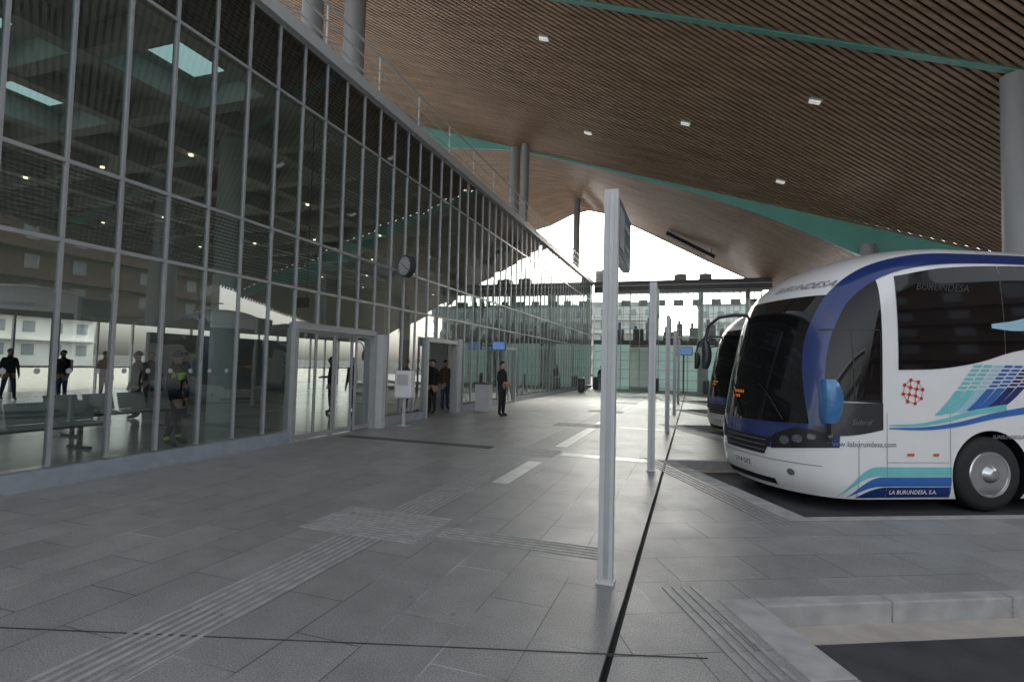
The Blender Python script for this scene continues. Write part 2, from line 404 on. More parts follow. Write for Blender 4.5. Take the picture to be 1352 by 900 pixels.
# ------------------------------------------------------------ roof canopy
rf=empty('canopy_roof',(0,0,0),0,'huge folded timber-slatted roof with turquoise steel edges','roof')
def zl(line,x):
    pts=line
    if x<=pts[0][0]: return pts[0][1]
    for (xa,za),(xb,zb) in zip(pts[:-1],pts[1:]):
        if x<=xb: return za+(zb-za)*(x-xa)/(xb-xa)
    return pts[-1][1]
LN=[(-26,23.5),(15,9.4)]
LA=[(-26,22.3),(15,7.45)]
LAf=[(-26,19.35),(15,6.1)]
LBn=[(-26,15.5),(-14,14.6),(-9.7,14.0),(-4,12.15),(0,10.75),(3,9.45),(5.5,8.2),(7,7.35),(8.3,6.75),(10.5,6.7),(12,6.6),(15,5.8)]
LBf=[(-26,10.6),(-12,14.1),(-10.2,14.9),(-8.7,15.2),(-7.0,14.75),(-3,12.6),(1,10.4),(5.5,8.1),(15,3.2)]
SL=math.radians(30); dv=Vector((math.cos(SL),math.sin(SL))); nv=Vector((-math.sin(SL),math.cos(SL)))
def facet(y0,l0,y1,l1,x0,x1,xs,pitch=.21,wd=.118):
    def z(x,y,o=0): 
        t=(y-y0)/(y1-y0); return zl(l0,x)*(1-t)+zl(l1,x)*t+o
    g=MB()
    cs=[Vector(c).dot(nv) for c in ((x0,y0),(x1,y0),(x0,y1),(x1,y1))]
    q=min(cs)+.1
    while q<max(cs)-.1:
        def rng(qq):
            o=nv*qq
            sa=max((x0-o.x)/dv.x,(y0-o.y)/dv.y); sb=min((x1-o.x)/dv.x,(y1-o.y)/dv.y); return sa,sb
        a0,b0=rng(q); a1,b1=rng(q+wd)
        if b0-a0>.2 and b1-a1>.2:
            n=max(1,int((b0-a0)/1.2))
            vs=[]
            for k in range(n+1):
                t=k/n
                for (sa,sb,qq) in ((a0,b0,q),(a1,b1,q+wd)):
                    p=nv*qq+dv*(sa+(sb-sa)*t)
                    vs.append((p.x,p.y,z(p.x,p.y))); vs.append((p.x,p.y,z(p.x,p.y,.06)))
            fs=[]
            for k in range(n):
                i=k*4; j=i+4
                fs+=[(i,j,j+2,i+2),(i+1,i+3,j+3,j+1),(i,i+1,j+1,j),(i+2,j+2,j+3,i+3)]
            g.add(vs,fs)
        q+=pitch
    g.build('slatted_ceiling',M['wood'],rf,recalc=False)
    b=MB()
    for xa,xb in zip(xs[:-1],xs[1:]):
        k=8
        for j in range(k):
            ya=y0+(y1-y0)*j/k; yb=y0+(y1-y0)*(j+1)/k
            b.add([(xa,ya,z(xa,ya,.17)),(xb,ya,z(xb,ya,.17)),(xb,yb,z(xb,yb,.17)),(xa,yb,z(xa,yb,.17))],[(0,1,2,3)])
    b.build('roof_deck',M['back'],rf,recalc=False)
    return z
XS=[-26,-12,2,15]
facet(6.5,LN,17.55,LA,-26,15,XS)
zA=facet(17.65,LA,28.45,LAf,-26,15,XS)
xb_=sorted(set([p[0] for p in LBn]+[p[0] for p in LBf]))
facet(28.55,LBn,45,LBf,-26,15,xb_)
def beam(y,line,w,h,off,name='edge_beam'):
    g=MB(); xs=[p[0] for p in line]
    for xa,xb in zip(xs[:-1],xs[1:]):
        vs=[(x,yy,zl(line,x)+o) for o in (off,off+h) for yy in (y-w/2,y+w/2) for x in (xa,xb)]
        g.add(vs,[(0,2,3,1),(4,5,7,6),(0,1,5,4),(2,6,7,3),(0,4,6,2),(1,3,7,5)])
    g.build(name,M['teal'],rf)
beam(17.6,LA,.22,.34,-.04)
g=MB(); xs=[-26,-20,-14,-9.7,-4,0,3,5.5,7,8.3,10.5,12,15]
def lo(x): return min(zl(LBn,x)-.02,zl(LAf,x)-.03)
for xa,xb in zip(xs[:-1],xs[1:]):
    g.add([(x,yy,zz) for x in (xa,xb) for yy in (28.42,28.54) for zz in (lo(x),zl(LAf,x)+.12)],
          [(0,1,5,4),(2,6,7,3),(0,4,6,2),(1,3,7,5)])
g.build('fascia',M['teal'],rf)
beam(45.1,LBf,.2,.3,-.05)
for x,y in [(-5.7,19.6),(-.4,23.1),(-5,25.4),(3.64,26),(3.9,20.3)]:
    z=zA(x,y); g=MB(); Mx=Matrix.Translation((x,y,z-.06))@Matrix.Rotation(math.radians(19),4,'Y')
    g.box(-.18,.18,-.09,.09,-.03,.03,0,Mx); g.box(-.21,.21,-.13,.13,.031,.09,1,Mx); g.build('ceiling_lamp',[M['lampw'],M['lgrey']],rf)
for (x,y,zt,zb,r) in [(8.2,17.6,9.8,-.15,.33),(7.6,28.2,7.6,-.15,.33),(-9.72,28.2,14.0,8.3,.3),(-9.0,27.9,14.0,8.3,.22),(-11.3,15.2,17.1,8.3,.36),(-12.6,14.6,17.4,8.3,.36),(-8.6,40,14.7,8.3,.26),(8.3,40,6.4,-.15,.33)]:
    e=empty('column',(x,y,zb),0,'round grey steel column carrying the timber roof','column','columns under the canopy roof')
    g=MB(); g.cyl((0,0,0),(0,0,zt-zb),r,n=32); g.build('shaft',M['colm'],e,smooth=True)
    g=MB(); g.lathe([(r+.12,0),(r+.12,.05),(r+.02,.06)],n=32); g.build('base_plate',M['colm'],e)
Mx=Matrix.Translation((-.25,40.0,10.55))@Matrix.Rotation(math.radians(30),4,'Y')
g=MB(); g.box(-1.9,1.9,-.35,.35,-.12,.12,0,Mx)
e=empty('light_trough',(0,0,0),0,'dark inclined metal trough hung under the roof opening','light fitting'); g.build('trough',M['black'],e)
for q in(-1.6,1.6):
    g=MB(); g.cyl(Mx@Vector((q,0,.1)),(Mx@Vector((q,0,.1)))+Vector((0,0,.6)),.03,n=8); g.build('hanger',M['dark'],e)

# ------------------------------------------------------------ far glass wing
wg=empty('glass_wing_building',(-7.4,41.6,0),0,'two-storey glazed wing closing the end of the concourse','building')
W=12.7
g=MB(); g.box(0,W,-.3,.2,7.45,8.3); g.build('fascia',M['mgrey'],wg)
g=MB(); g.box(0,W,-.34,-.31,7.9,7.98); g.box(0,W,-.34,-.31,7.5,7.55); g.build('fascia_trim',M['lgrey'],wg)
g=MB(); g.box(0,W,.2,6,8.1,8.28); g.build('roof_slab',M['mgrey'],wg)
g=MB(); g.box(0,W,0,6,3.4,3.75); g.build('floor_slab',M['mgrey'],wg)
for i in range(19):
    x=i*W/18; g=MB(); g.box(x-.025,x+.025,-.06,.06,0,7.45); g.build('mullion',M['alu'],wg)
for z in (.15,.8,1.5,2.2,2.85,4.6,5.5,6.4):
    g=MB(); g.box(0,W,-.04,.04,z-.02,z+.02); g.build('transom',M['alu'],wg)
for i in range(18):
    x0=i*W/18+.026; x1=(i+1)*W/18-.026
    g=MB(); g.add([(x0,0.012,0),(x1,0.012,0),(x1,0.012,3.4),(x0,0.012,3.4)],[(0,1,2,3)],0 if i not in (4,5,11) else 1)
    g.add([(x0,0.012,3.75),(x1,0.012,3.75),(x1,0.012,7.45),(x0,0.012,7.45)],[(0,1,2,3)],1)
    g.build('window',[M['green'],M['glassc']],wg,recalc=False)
for i in range(4):
    g=MB(); g.cyl((1+i*3.5,4,0),(1+i*3.5,4,8.1),.2,n=20); g.build('interior_column',M['lgrey'],wg)
g=MB(); g.box(0,W,5.8,5.95,3.75,4.5); g.box(0,W,5.8,5.95,0,3.3); g.build('rear_wall',M['ceil'],wg)
g=MB()
for i in range(25): g.box(i*W/24-.03,i*W/24+.03,5.8,5.9,4.5,8.1)
for z in (5.4,6.3,7.2): g.box(0,W,5.81,5.89,z,z+.05)
g.build('rear_glazing_bars',M['alu'],wg)
for k in range(11):
    x=.5+k*1.1+random.uniform(0,.3); h=random.uniform(.7,1.5)
    g=MB(); g.box(x,x+random.uniform(.4,.8),1.5,2.3,3.76,3.76+h); g.box(x+.1,x+.3,1.6,1.9,3.76+h,3.9+h+random.uniform(0,.4)); g.build('counter',M['dark'] if k%3 else M['mgrey'],wg)
g=MB()
for k in range(9): g.box(.6+k*1.35,1.3+k*1.35,1.2,1.24,6.5,7.0)
g.build('hanging_panel',M['mgrey'],wg)
for (x,y,s) in [(-1.0,44.5,.8),(.9,44.7,.8),(-6.9,42.9,1.0)]:
    e=empty('rooftop_unit',(x,y,8.28),0,'grey ventilation unit standing on the flat roof','ventilation unit','ventilation units on the wing roof')
    g=MB(); g.box(-.6*s,.6*s,-.5,.5,.15,.15+.95*s); g.build('casing',M['lgrey'],e,bevel=.03)
    g=MB(); 
    for q in range(5): g.box(-.5*s,.5*s,-.53,-.501,.28+q*.12,.32+q*.12)
    g.build('louvre',M['mgrey'],e)
    g=MB(); g.lathe([(.25,.15+.95*s),(.25,.25+.95*s),(.2,.27+.95*s)],n=20); g.build('fan',M['mgrey'],e)
    for qa,qb in ((-.6*s,-.5*s),(.5*s,.6*s)):
        g=MB(); g.box(qa,qb,-.5,.5,0,.15); g.build('foot',M['dark'],e)
def block(x,y,w,d,fl,m,rot,label):
    e=empty('apartment_block',(x,y,-.15),rot,label,'building','apartment blocks beyond the station')
    h=fl*3.1+1
    g=MB(); g.box(-w/2,w/2,0,d,0,h); g.build('wall',m,e)
    g=MB(); g.box(-w/2-.3,w/2+.3,-.3,d+.3,h,h+.5); g.build('roof',M['lgrey'],e)
    n=int(w/3.2); n=min(n,int(95/fl))
    wm=None
    for f in range(fl):
        for i in range(n):
            cx=-w/2+(i+.5)*w/n; z=1.4+f*3.1
            if wm is None:
                g=MB(); g.box(-.7,.7,-.05,-.01,0,1.5); wm=g.build('window',M['win'],e); wm.location=(cx,0,z)
            else:
                o=wm.copy(); COL.objects.link(o); o.parent=e; o.location=(cx,0,z)
    for f in range(1,fl):
        g=MB(); g.box(-w/2,w/2,-.9,-.051,.3+f*3.1,.45+f*3.1); g.build('balcony',m,e)
block(-30,124,44,12,5,M['pink'],.05,'pink apartment block with haze-paled walls and rows of windows')
block(26,130,50,12,5,M['cream'],-.05,'cream apartment block with balconies')
block(-85,20,70,12,4,M['cream'],math.radians(90),'cream apartment block with balconies')
block(52,20,80,12,5,M['brick'],math.radians(-90),'unseen brown brick block added for the coach window reflections')  # added out of view so the coach windows reflect something dark

# ------------------------------------------------------------ sign posts
def post():
    e=empty('bay_sign_post',(-.61,0,0),0,'tall slim light grey post with a dark bay sign on top','sign post','bay sign posts along the pavement joint')
    g=MB(); g.box(-.06,.05,-.045,.045,.02,3.04); g.box(-.015,.02,-.05,-.046,.05,3.0,1); g.build('post',[M['lgrey'],M['alu']],e,bevel=.006)
    g=MB(); g.box(-.075,.065,-.06,.06,.002,.02); g.build('base_plate',M['lgrey'],e,bevel=.004)
    g=MB(); g.box(-.03,.04,.05,.92,2.54,3.03); g.build('sign_panel',M['lgrey'],e,bevel=.008)
    g=MB(); g.box(.0405,.045,.07,.9,2.56,3.01); g.box(-.036,-.0305,.07,.9,2.56,3.01)
    g.build('sign_face',M['signd'],e)
    g=MB()
    for (a,b,c,d) in [(.12,.38,2.62,2.95),(.46,.84,2.85,2.9),(.46,.78,2.68,2.72)]: g.box(.0452,.049,a,b,c,d)
    g.build('sign_marking',M['louv'],e)
    return e
sp0=post(); sp0.location=(-.61,4.16,0)
for y in (8.86,14.5,20.2,26): copy_thing(sp0,(-.61,y,0))

# ------------------------------------------------------------ furniture on the concourse
e=empty('wall_clock',(-7.2,12.3,4.17),math.radians(-22),'round double-faced clock bracketed off the glass wall','clock')
g=MB(); g.lathe([(.27,-.09),(.29,-.08),(.29,.08),(.27,.09)],n=36,axis='y'); g.build('case',M['dark'],e,smooth=True)
g=MB(); g.lathe([(.245,-.096),(.245,-.0905)],n=36,axis='y'); g.build('face',M['cface'],e)
g=MB()
for k in range(12):
    a=k*math.pi/6; Mx=Matrix.Translation((0,-.098,0))@Matrix.Rotation(a,4,'Y'); g.box(-.008,.008,-.001,.001,.18,.23,0,Mx)
g.build('dial_mark',M['black'],e)
for a,l in ((math.radians(-55),.13),(math.radians(125),.2)):
    g=MB(); Mx=Matrix.Translation((0,-.101,0))@Matrix.Rotation(a,4,'Y'); g.box(-.009,.009,-.001,.001,-.03,l,0,Mx); g.build('hand',M['black'],e)
g=MB(); g.box(-.34,-.28,-.03,.03,-.03,.03); g.build('bracket',M['dark'],e)
e=empty('cabinet_on_post',(-7.02,12.1,0),0,'white cabinet on a slim post beside the glass doors','cabinet')
g=MB(); g.box(-.24,.24,-.12,.12,.72,1.42); g.build('cabinet',M['white'],e,bevel=.03)
g=MB(); g.box(-.03,.03,-.03,.03,.02,.72); g.box(-.14,.14,-.12,.12,0.002,.02); g.build('stand',M['lgrey'],e)
g=MB(); g.box(-.16,.16,-.126,-.1201,1.05,1.32); g.build('panel',M['lgrey'],e)
e=empty('information_screen',(-7.0,19.0,2.35),0,'small blue departure screen bracketed to the glass wall','screen','information screens')
g=MB(); g.box(-.27,.27,-.05,.05,-.17,.17); g.build('casing',M['black'],e,bevel=.01)
g=MB(); g.box(-.245,.245,-.056,-.0505,-.145,.145); g.build('display',M['screen'],e)
g=MB(); g.box(-.46,-.271,-.03,.03,-.03,.03); g.build('bracket',M['dark'],e)
e=empty('information_screen',(-.6,39.0,2.9),0,'wide blue departure screen on a steel stand','screen','information screens')
g=MB(); g.box(-.6,.6,-.06,.06,-.3,.3); g.build('casing',M['black'],e,bevel=.01)
g=MB(); g.box(-.56,.56,-.066,-.0605,-.26,.26); g.build('display',M['screen'],e)
g=MB(); g.box(-.05,.05,-.03,.03,-2.9,-.301); g.build('stand',M['dark'],e)
e=empty('lectern_desk',(-6.9,17.3,0),0,'grey standing desk beside the doorway','desk')
g=MB(); g.box(-.25,.25,-.2,.2,0.002,.95); g.build('body',M['lgrey'],e,bevel=.01)
g=MB(); g.box(-.3,.3,-.24,.24,.951,.99); g.build('top',M['dark'],e)
def bin_(x,y):
    e=empty('litter_bin',(x,y,0),0,'cylindrical steel litter bin on the pavement','litter bin','litter bins near the far entrance')
    g=MB(); g.lathe([(.2,.04),(.21,.06),(.21,.85),(.2,.87)],n=24); g.build('body',M['mgrey'],e,smooth=True)
    g=MB(); g.lathe([(.22,.872),(.22,.92),(.14,.95)],n=24); g.build('lid',M['lgrey'],e,smooth=True)
    g=MB(); g.lathe([(.16,.002),(.16,.039)],n=24); g.build('base',M['black'],e)
bin_(-6.7,33.5); bin_(-6.7,39); bin_(-2.5,39.8); bin_(.9,38.5)
def bench(x,y,rot):
    e=empty('waiting_bench',(x,y,.003),rot,'row of grey metal seats on dark legs inside the hall','bench','benches in the waiting hall')
    for i in range(4):
        g=MB(); cx=-1.05+.7*i
        g.grid(lambda s,t:(cx-.3+.6*s, -.25+.5*t, .45-.03*math.sin(math.pi*t)),4,6)
        g.grid(lambda s,t:(cx-.3+.6*s, .24+.1*t, .46+.34*t),4,4)
        o=g.build('seat',M['louv'],e); sm=o.modifiers.new('s','SOLIDIFY'); sm.thickness=.02
    g=MB(); g.box(-1.4,1.4,-.03,.03,.36,.41); g.build('beam',M['dark'],e)
    for cx in (-1,1):
        g=MB(); g.box(cx-.03,cx+.03,-.03,.03,.04,.36); g.box(cx-.03,cx+.03,-.28,.28,0,.04); g.build('leg',M['dark'],e)
for (x,y) in [(-10.1,5.4),(-11.6,8.2),(-12.6,3.5)]: bench(x,y,math.radians(90))
e=empty('hanging_sign',(-8.6,10.0,2.95),0,'small dark hanging direction sign inside the hall','sign')
g=MB(); g.box(-.2,.2,-.04,.04,-.11,.11); g.build('panel',M['dark'],e)
for q in (-.15,.15):
    g=MB(); g.cyl((q,0,.11),(q,0,4.4),.008,n=6); g.build('hanger',M['mgrey'],e)

# ------------------------------------------------------------ bus
def interp(pts,z):
    n=len(pts)
    if z<=pts[0][0]: return pts[0][1]
    if z>=pts[-1][0]: return pts[-1][1]
    for i in range(n-1):
        if z<=pts[i+1][0]:
            (x0,y0),(x1,y1)=pts[i],pts[i+1]; h=x1-x0; t=(z-x0)/h
            m0=(pts[i+1][1]-pts[i-1][1])/(pts[i+1][0]-pts[i-1][0]) if i>0 else (y1-y0)/h
            m1=(pts[i+2][1]-pts[i][1])/(pts[i+2][0]-pts[i][0]) if i+2<n else (y1-y0)/h
            return (2*t**3-3*t*t+1)*y0+(t**3-2*t*t+t)*h*m0+(-2*t**3+3*t*t)*y1+(t**3-t*t)*h*m1
FP=[(.18,.24),(.35,.15),(.6,.11),(.95,.12),(1.2,.15),(1.7,.24),(2.2,.35),(2.6,.46),(2.85,.57),(3.0,.68),(3.2,.92),(3.4,1.28),(3.55,1.7),(3.65,2.2),(3.72,3.0)]
NE=2.3
def Hh(z):
    if z<.5: return 1.275-.05*((.5-z)/.32)**2
    if z<2.0: return 1.275
    if z<=3.1: return 1.275-.05*((z-2.0))**2
    q=min(1,(z-3.1)/.62); return max(.02,1.2145*(1-q**2.4)**(1/2.4))
def Cc(z): return .85
def plan_w(u,z):
    f=interp(FP,z); c=Cc(z); x=(u-f)/c
    if x>=1: return Hh(z)
    x=max(0,x); return Hh(z)*(1-(1-x)**NE)**(1/NE)
def sideP(u,z,side=-1): return Vector((u,side*plan_w(u,z),z))
def frontP(w,z):
    H=Hh(z); r=min(.999,abs(w)/H); return Vector((interp(FP,z)+Cc(z)*(1-(1-r**NE)**(1/NE)),w,z))
def off(fn,a,b,e):
    p=fn(a,b); d=.01; t1=fn(a+d,b)-fn(a-d,b); t2=fn(a,b+d)-fn(a,b-d); n=t1.cross(t2)
    if n.length<1e-9: return p
    n.normalize()
    c=Vector((max(p.x,2.0),0,p.z if p.z<3 else 2.5))
    if n.dot(p-c)<0: n=-n
    return p+n*e
def S(u,z,e=.006,side=-1): return off(lambda a,b:sideP(a,b,side),u,z,e)
def F(w,z,e=.006): return off(frontP,w,z,e)
bus=empty('coach_bus',(0,0,0),0,'white coach with blue and turquoise stripes and a rounded front','bus','coaches parked nose-in at the bays')
zs=[.18,.24,.3,.4,.5,.65,.8,1,1.2,1.4,1.6,1.8,2,2.2,2.4,2.6,2.75,2.9,3.0,3.1,3.2,3.3,3.4,3.48,3.55,3.61,3.65,3.68,3.7,3.715,3.719]
LEN=12.2
g=MB(); rows=[]
for z in zs:
    H=Hh(z); f=interp(FP,z); c=Cc(z); r=[]
    nphi=16
    us=[LEN,9.9,9.0,8.1,6.5,5,4.2]
    for u in us: r.append((u,-H,z))
    for k in range(0,nphi+1):
        ph=math.pi/2*(1-k/nphi); w=H*math.sin(ph)**(2/NE) if ph>0 else 0; uu=f+c*(1-math.cos(ph)**(2/NE) if ph<math.pi/2-1e-6 else 1)
        r.append((uu,-w,z))
    for k in range(1,nphi+1):
        ph=math.pi/2*(k/nphi); w=H*math.sin(ph)**(2/NE); uu=f+c*(1-(math.cos(ph)**(2/NE) if ph<math.pi/2-1e-6 else 0))
        r.append((uu,w,z))
    for u in us[::-1]: r.append((u,H,z))
    rows.append(r)
n=len(rows[0]); vs=[p for r in rows for p in r]; fs=[]
for j in range(len(rows)-1):
    for i in range(n): fs.append((j*n+i,j*n+(i+1)%n,(j+1)*n+(i+1)%n,(j+1)*n+i))
fs.append(list(range(n))[::-1]); fs.append([(len(rows)-1)*n+i for i in range(n)])
g.add(vs,fs); body=g.build('body',M['pw'],bus)
cut=MB()
WU=2.87
for u in (WU,9.0):
    cut.cyl((u,-1.6,.5),(u,-.75,.5),.585,n=48); cut.cyl((u,.75,.5),(u,1.6,.5),.585,n=48)
co=cut.build('cutter',M['black'])
bm_=body.modifiers.new('b','BOOLEAN'); bm_.object=co; bm_.operation='DIFFERENCE'; bm_.solver='EXACT'
bpy.context.view_layer.update(); dg=bpy.context.evaluated_depsgraph_get()
me=bpy.data.meshes.new_from_object(body.evaluated_get(dg)); body.modifiers.clear(); body.data=me
bpy.data.objects.remove(co)
me.materials.clear(); me.materials.append(M['pw']); me.materials.append(M['black'])
for p in me.polygons:
    p.use_smooth=True; c=p.center
    p.material_index=0
    for u in (WU,9.0):
        dd=math.hypot(c.x-u,c.z-.5)
        if (dd<.6 and .76<abs(c.y)<1.271 and abs(dd-.585)<.02) or (abs(abs(c.y)-.75)<.01 and dd<.6): p.material_index=1
me.set_sharp_from_angle(angle=math.radians(32))
def patch(name,m,fn,nx=24,ny=10,parent=bus,smooth=True):
    g=MB(); g.grid(fn,nx,ny); return g.build(name,m,parent,smooth=smooth,recalc=False,angle=60)
def ws(s,t):
    z=1.14+t*1.72; w=(s*2-1)*(1.215-.03*t); 
    z+= -.05*(1-abs(2*s-1)**2)*(1-t)
    return F(w,z,.008)
patch('windscreen',M['bg'],ws,40,16)
patch('front_band',M['pb'],lambda s,t:F((s*2-1)*1.235,.72+.42*t+(.12*abs(2*s-1)**2)*(1-t),.005),40,6)
patch('grille',M['black'],lambda s,t:F((s*2-1)*(.6-.12*(1-t)),.64+.24*t,.009),20,6)
for k in range(3):
    g=MB(); g.grid(lambda s,t:F((s*2-1)*.5,.69+.07*k+.012*t,.014),16,1); g.build('grille_bar',M['tgrey'],bus,recalc=False)
for sd in (-1,1):
    patch('headlight',M['black'],lambda s,t:F(sd*(.6+.6*s),.74+.10*s+t*(.17+.09*math.sin(math.pi*s)),.013),16,8)
    for cw,cz,r in ((.78,.875,.06),(.93,.915,.055),(1.06,.96,.04)):
        g=MB(); n=20; c=[F(sd*(cw+r*math.cos(2*math.pi*i/n)),cz+r*math.sin(2*math.pi*i/n),.018) for i in range(n)]; g.add(c,[list(range(n))])
        g.build('headlamp_lens',M['lens'],bus,recalc=False)
    g=MB(); cw,cz,r=.85,.46,.045; n=20
    g.add([F(sd*(cw+r*math.cos(2*math.pi*i/n)),cz+r*math.sin(2*math.pi*i/n),.008) for i in range(n)],[list(range(n))]); g.build('fog_lamp',M['lens'],bus,recalc=False)
patch('bumper_line',M['tgrey'],lambda s,t:F((s*2-1)*1.15,.585+.008*t,.006),36,1)
patch('lower_intake',M['black'],lambda s,t:F((s*2-1)*.6,.24+.08*t,.006),20,2)
patch('number_plate',M['white'],lambda s,t:F((s*2-1)*.26,.42+.11*t,.012),6,2)
def puttext(s,size,fn,m,cx=True,shear=0,bold=0,name='lettering'):
    me=textmesh(s,size,shear,bold)
    if not len(me.vertices): return
    xs=[v.co.x for v in me.vertices]; mid=(min(xs)+max(xs))/2 if cx else 0
    for v in me.vertices: v.co=fn(v.co.x-mid,v.co.y)
    me.materials.clear(); me.materials.append(m)
    o=bpy.data.objects.new(name,me); COL.objects.link(o); o.parent=bus; return o
puttext('5714 GFZ',.1,lambda x,y:F(-x,.44+y,.017),M['black'],bold=.001)
puttext('BURUNDESA',.17,lambda x,y:F(-.42-x,2.98+y*.75,.012),M['tgrey'],shear=.3)
for a in (-.75,.1):
    g=MB(); g.tube([F(a+.5*k/6,1.14+.5*math.sin(k/6*1.2),.03) for k in range(7)],.011,n=6); g.build('wiper',M['black'],bus)
g=MB()
for r_ in range(2):
    for k in range(7-2*r_):
        w=.45-.05*k; g.grid(lambda s,t:F(w-.03*s,1.46-.07*r_+t*.042,.013),1,1)
g.build('destination_display',M['amber'],bus,recalc=False)
def path(pts,m,w,name,side,e=.007,nx=60):
    d=[0]
    for a,b in zip(pts[:-1],pts[1:]): d.append(d[-1]+math.hypot(b[0]-a[0],b[1]-a[1]))
    pu=[(d[i],pts[i][0]) for i in range(len(pts))]; pz=[(d[i],pts[i][1]) for i in range(len(pts))]; L=d[-1]
    def fn(s,t):
        q=s*L; u=interp(pu,q); z=interp(pz,q); du=interp(pu,min(L,q+.02))-interp(pu,max(0,q-.02)); dz=interp(pz,min(L,q+.02))-interp(pz,max(0,q-.02))
        l=math.hypot(du,dz) or 1; ww=w(s) if callable(w) else w
        return S(u-dz/l*(t-.5)*ww,z+du/l*(t-.5)*ww,e,side)
    g=MB(); g.grid(fn,nx,4); g.build(name,m,bus,smooth=True,recalc=False,angle=70)
arc=[(.50,1.1),(.50,1.5),(.55,2.0),(.66,2.42),(.88,2.84),(1.3,3.16),(1.9,3.34),(2.8,3.42),(4.2,3.44),(8,3.44),(11.8,3.44)]
wlow=[(1.5,1.86),(2.1,1.89),(2.7,1.99),(3.3,2.16),(4.3,2.28),(12,2.3)]
for sd in (-1,1):
    def zt(u): return interp([(.52,1.8),(.58,2.15),(.75,2.6),(1.0,2.93),(1.27,3.1)],u)
    patch('driver_window',M['bg'],lambda s,t:S(.54+.73*s,1.42+.03*(1-s)+(zt(.54+.73*s)-1.45)*t,.0085,sd),20,20)
    patch('lower_door_panel',M['pg'],lambda s,t:S(.46+.82*s,(.98+.1*s**2)+(1.42-.98-.1*s**2)*t,.007,sd),16,6)
    g=MB(); 
    for z_ in (1.435,2.36): g.grid(lambda s,t:S(.62+.62*s,z_+.018*t,.013,sd),12,1)
    for u_ in (.88,1.235): g.grid(lambda s,t:S(u_+.014*s,1.45+.9*t,.013,sd),1,8)
    g.build('window_frame',M['black'],bus,recalc=False)
    ub=[1.5,3.1,4.7,6.3,7.9,9.5,11.4]
    def top(u): return interp([(1.5,3.1),(2.2,3.24),(3.2,3.32),(5,3.35),(12,3.35)],u)
    for a,b in zip(ub[:-1],ub[1:]):
        patch('side_window',M['bg'],lambda s,t:S(a+.004+(b-a-.008)*s,interp(wlow,a+(b-a)*s)+(top(a+(b-a)*s)-interp(wlow,a+(b-a)*s))*t,.008,sd),20,10)
    path(arc,M['pb'],lambda s:.15+.03*math.sin(math.pi*min(1,s*3.2)),'roof_edge_band',sd,.010,120)
    path([(2.9,2.48),(3.3,2.5),(3.9,2.62),(4.6,2.8)],M['pl'],lambda s:.03+.16*math.sin(math.pi*min(1,s*.9+.05)),'window_sweep',sd,.0125,24)
    def st(z0,z1,m,us):
        def fn(s,t):
            u=us+(2.27-us)*s; k=1-(1-min(1,s*3.2))**2
            zb=.2+(z0-.2)*k; zc=.2+(z1-.2)*k+.004
            return S(u,zb+(zc-zb)*t,.007,sd)
        g=MB(); g.grid(fn,40,2); g.build('stripe',m,bus,recalc=False,smooth=True)
    st(.205,.34,M['pb'],.92); st(.355,.47,M['pbl'],.82); st(.485,.6,M['pt'],.72)
    def st2(z0,z1,m):
        g=MB(); g.grid(lambda s,t:S(3.5+4.85*s,z0+(z1-z0)*t,.007,sd),20,2); g.build('stripe',m,bus,recalc=False)
    st2(.205,.34,M['pb']); st2(.355,.47,M['pbl']); st2(.485,.6,M['pt'])
    cols_=[M['pt'],M['pt'],M['pl'],M['pbl'],M['pbl'],M['pb'],M['pb']]
    for j in range(7):
        u0=2.02+.155*j; base=1.28+.022*j; g=MB()
        nseg=12
        for k in range(nseg):
            q0=k/nseg; q1=(k+(.62 if k>4 else 1.0))/nseg
            def pt(q,ex):
                u=u0+.62*q**.85+ex; return (u, min(base+(1.98-base)*q,interp(wlow,u)-.02))
            a0=pt(q0,0);a1=pt(q0,.125);b1=pt(q1,.125);b0=pt(q1,0)
            if b0[1]-a0[1]<.01: continue
            g.add([S(a0[0],a0[1],.0085,sd),S(a1[0],a1[1],.0085,sd),S(b1[0],b1[1],.0085,sd),S(b0[0],b0[1],.0085,sd)],[(0,1,2,3)])
        g.build('stripe_bar',cols_[j],bus,recalc=False)
    path([(1.36,1.14),(1.8,1.15),(2.2,1.22),(2.6,1.32),(3.1,1.4)],M['pt'],lambda s:.015+.10*s*(1-s*.35),'swoosh',sd,.0095)
    path([(1.36,1.10),(1.9,1.105),(2.4,1.17),(2.9,1.28),(3.5,1.38)],M['pbl'],lambda s:.015+.11*s*(1-s*.3),'swoosh',sd,.0105)
    g=MB()
    for u_ in (.93,1.33,2.25): g.grid(lambda s,t:S(u_+.006*s,.2+(1.1 if u_>1 else .75)*t,.0085,sd),1,8)
    g.grid(lambda s,t:S(1.33+.9*s,.66+.006*t,.0085,sd),10,1); g.grid(lambda s,t:S(3.5+4.8*s,.95+.006*t,.0085,sd),10,1)
    g.build('panel_joint',M['tgrey'],bus,recalc=False)
    for ua,uw in ((1.62,.10),(2.0,.08)):
        g=MB(); g.grid(lambda s,t:S(ua+uw*s,.745+.035*t,.012,sd),2,2); g.build('side_marker_lamp',M['orange'],bus,recalc=False)
    g=MB(); ce=(1.71,1.58); pp=[]
    for k in range(8): pp.append((ce[0]+.145*math.cos(k*math.pi/4+.2),ce[1]+.155*math.sin(k*math.pi/4+.2)))
    for k in range(4): pp.append((ce[0]+.065*math.cos(k*math.pi/2+.6),ce[1]+.065*math.sin(k*math.pi/2+.6)))
    for p in pp: 
        n=12; g.add([S(p[0]+.024*math.cos(2*math.pi*i/n),p[1]+.024*math.sin(2*math.pi*i/n),.0085,sd) for i in range(n)],[list(range(n))])
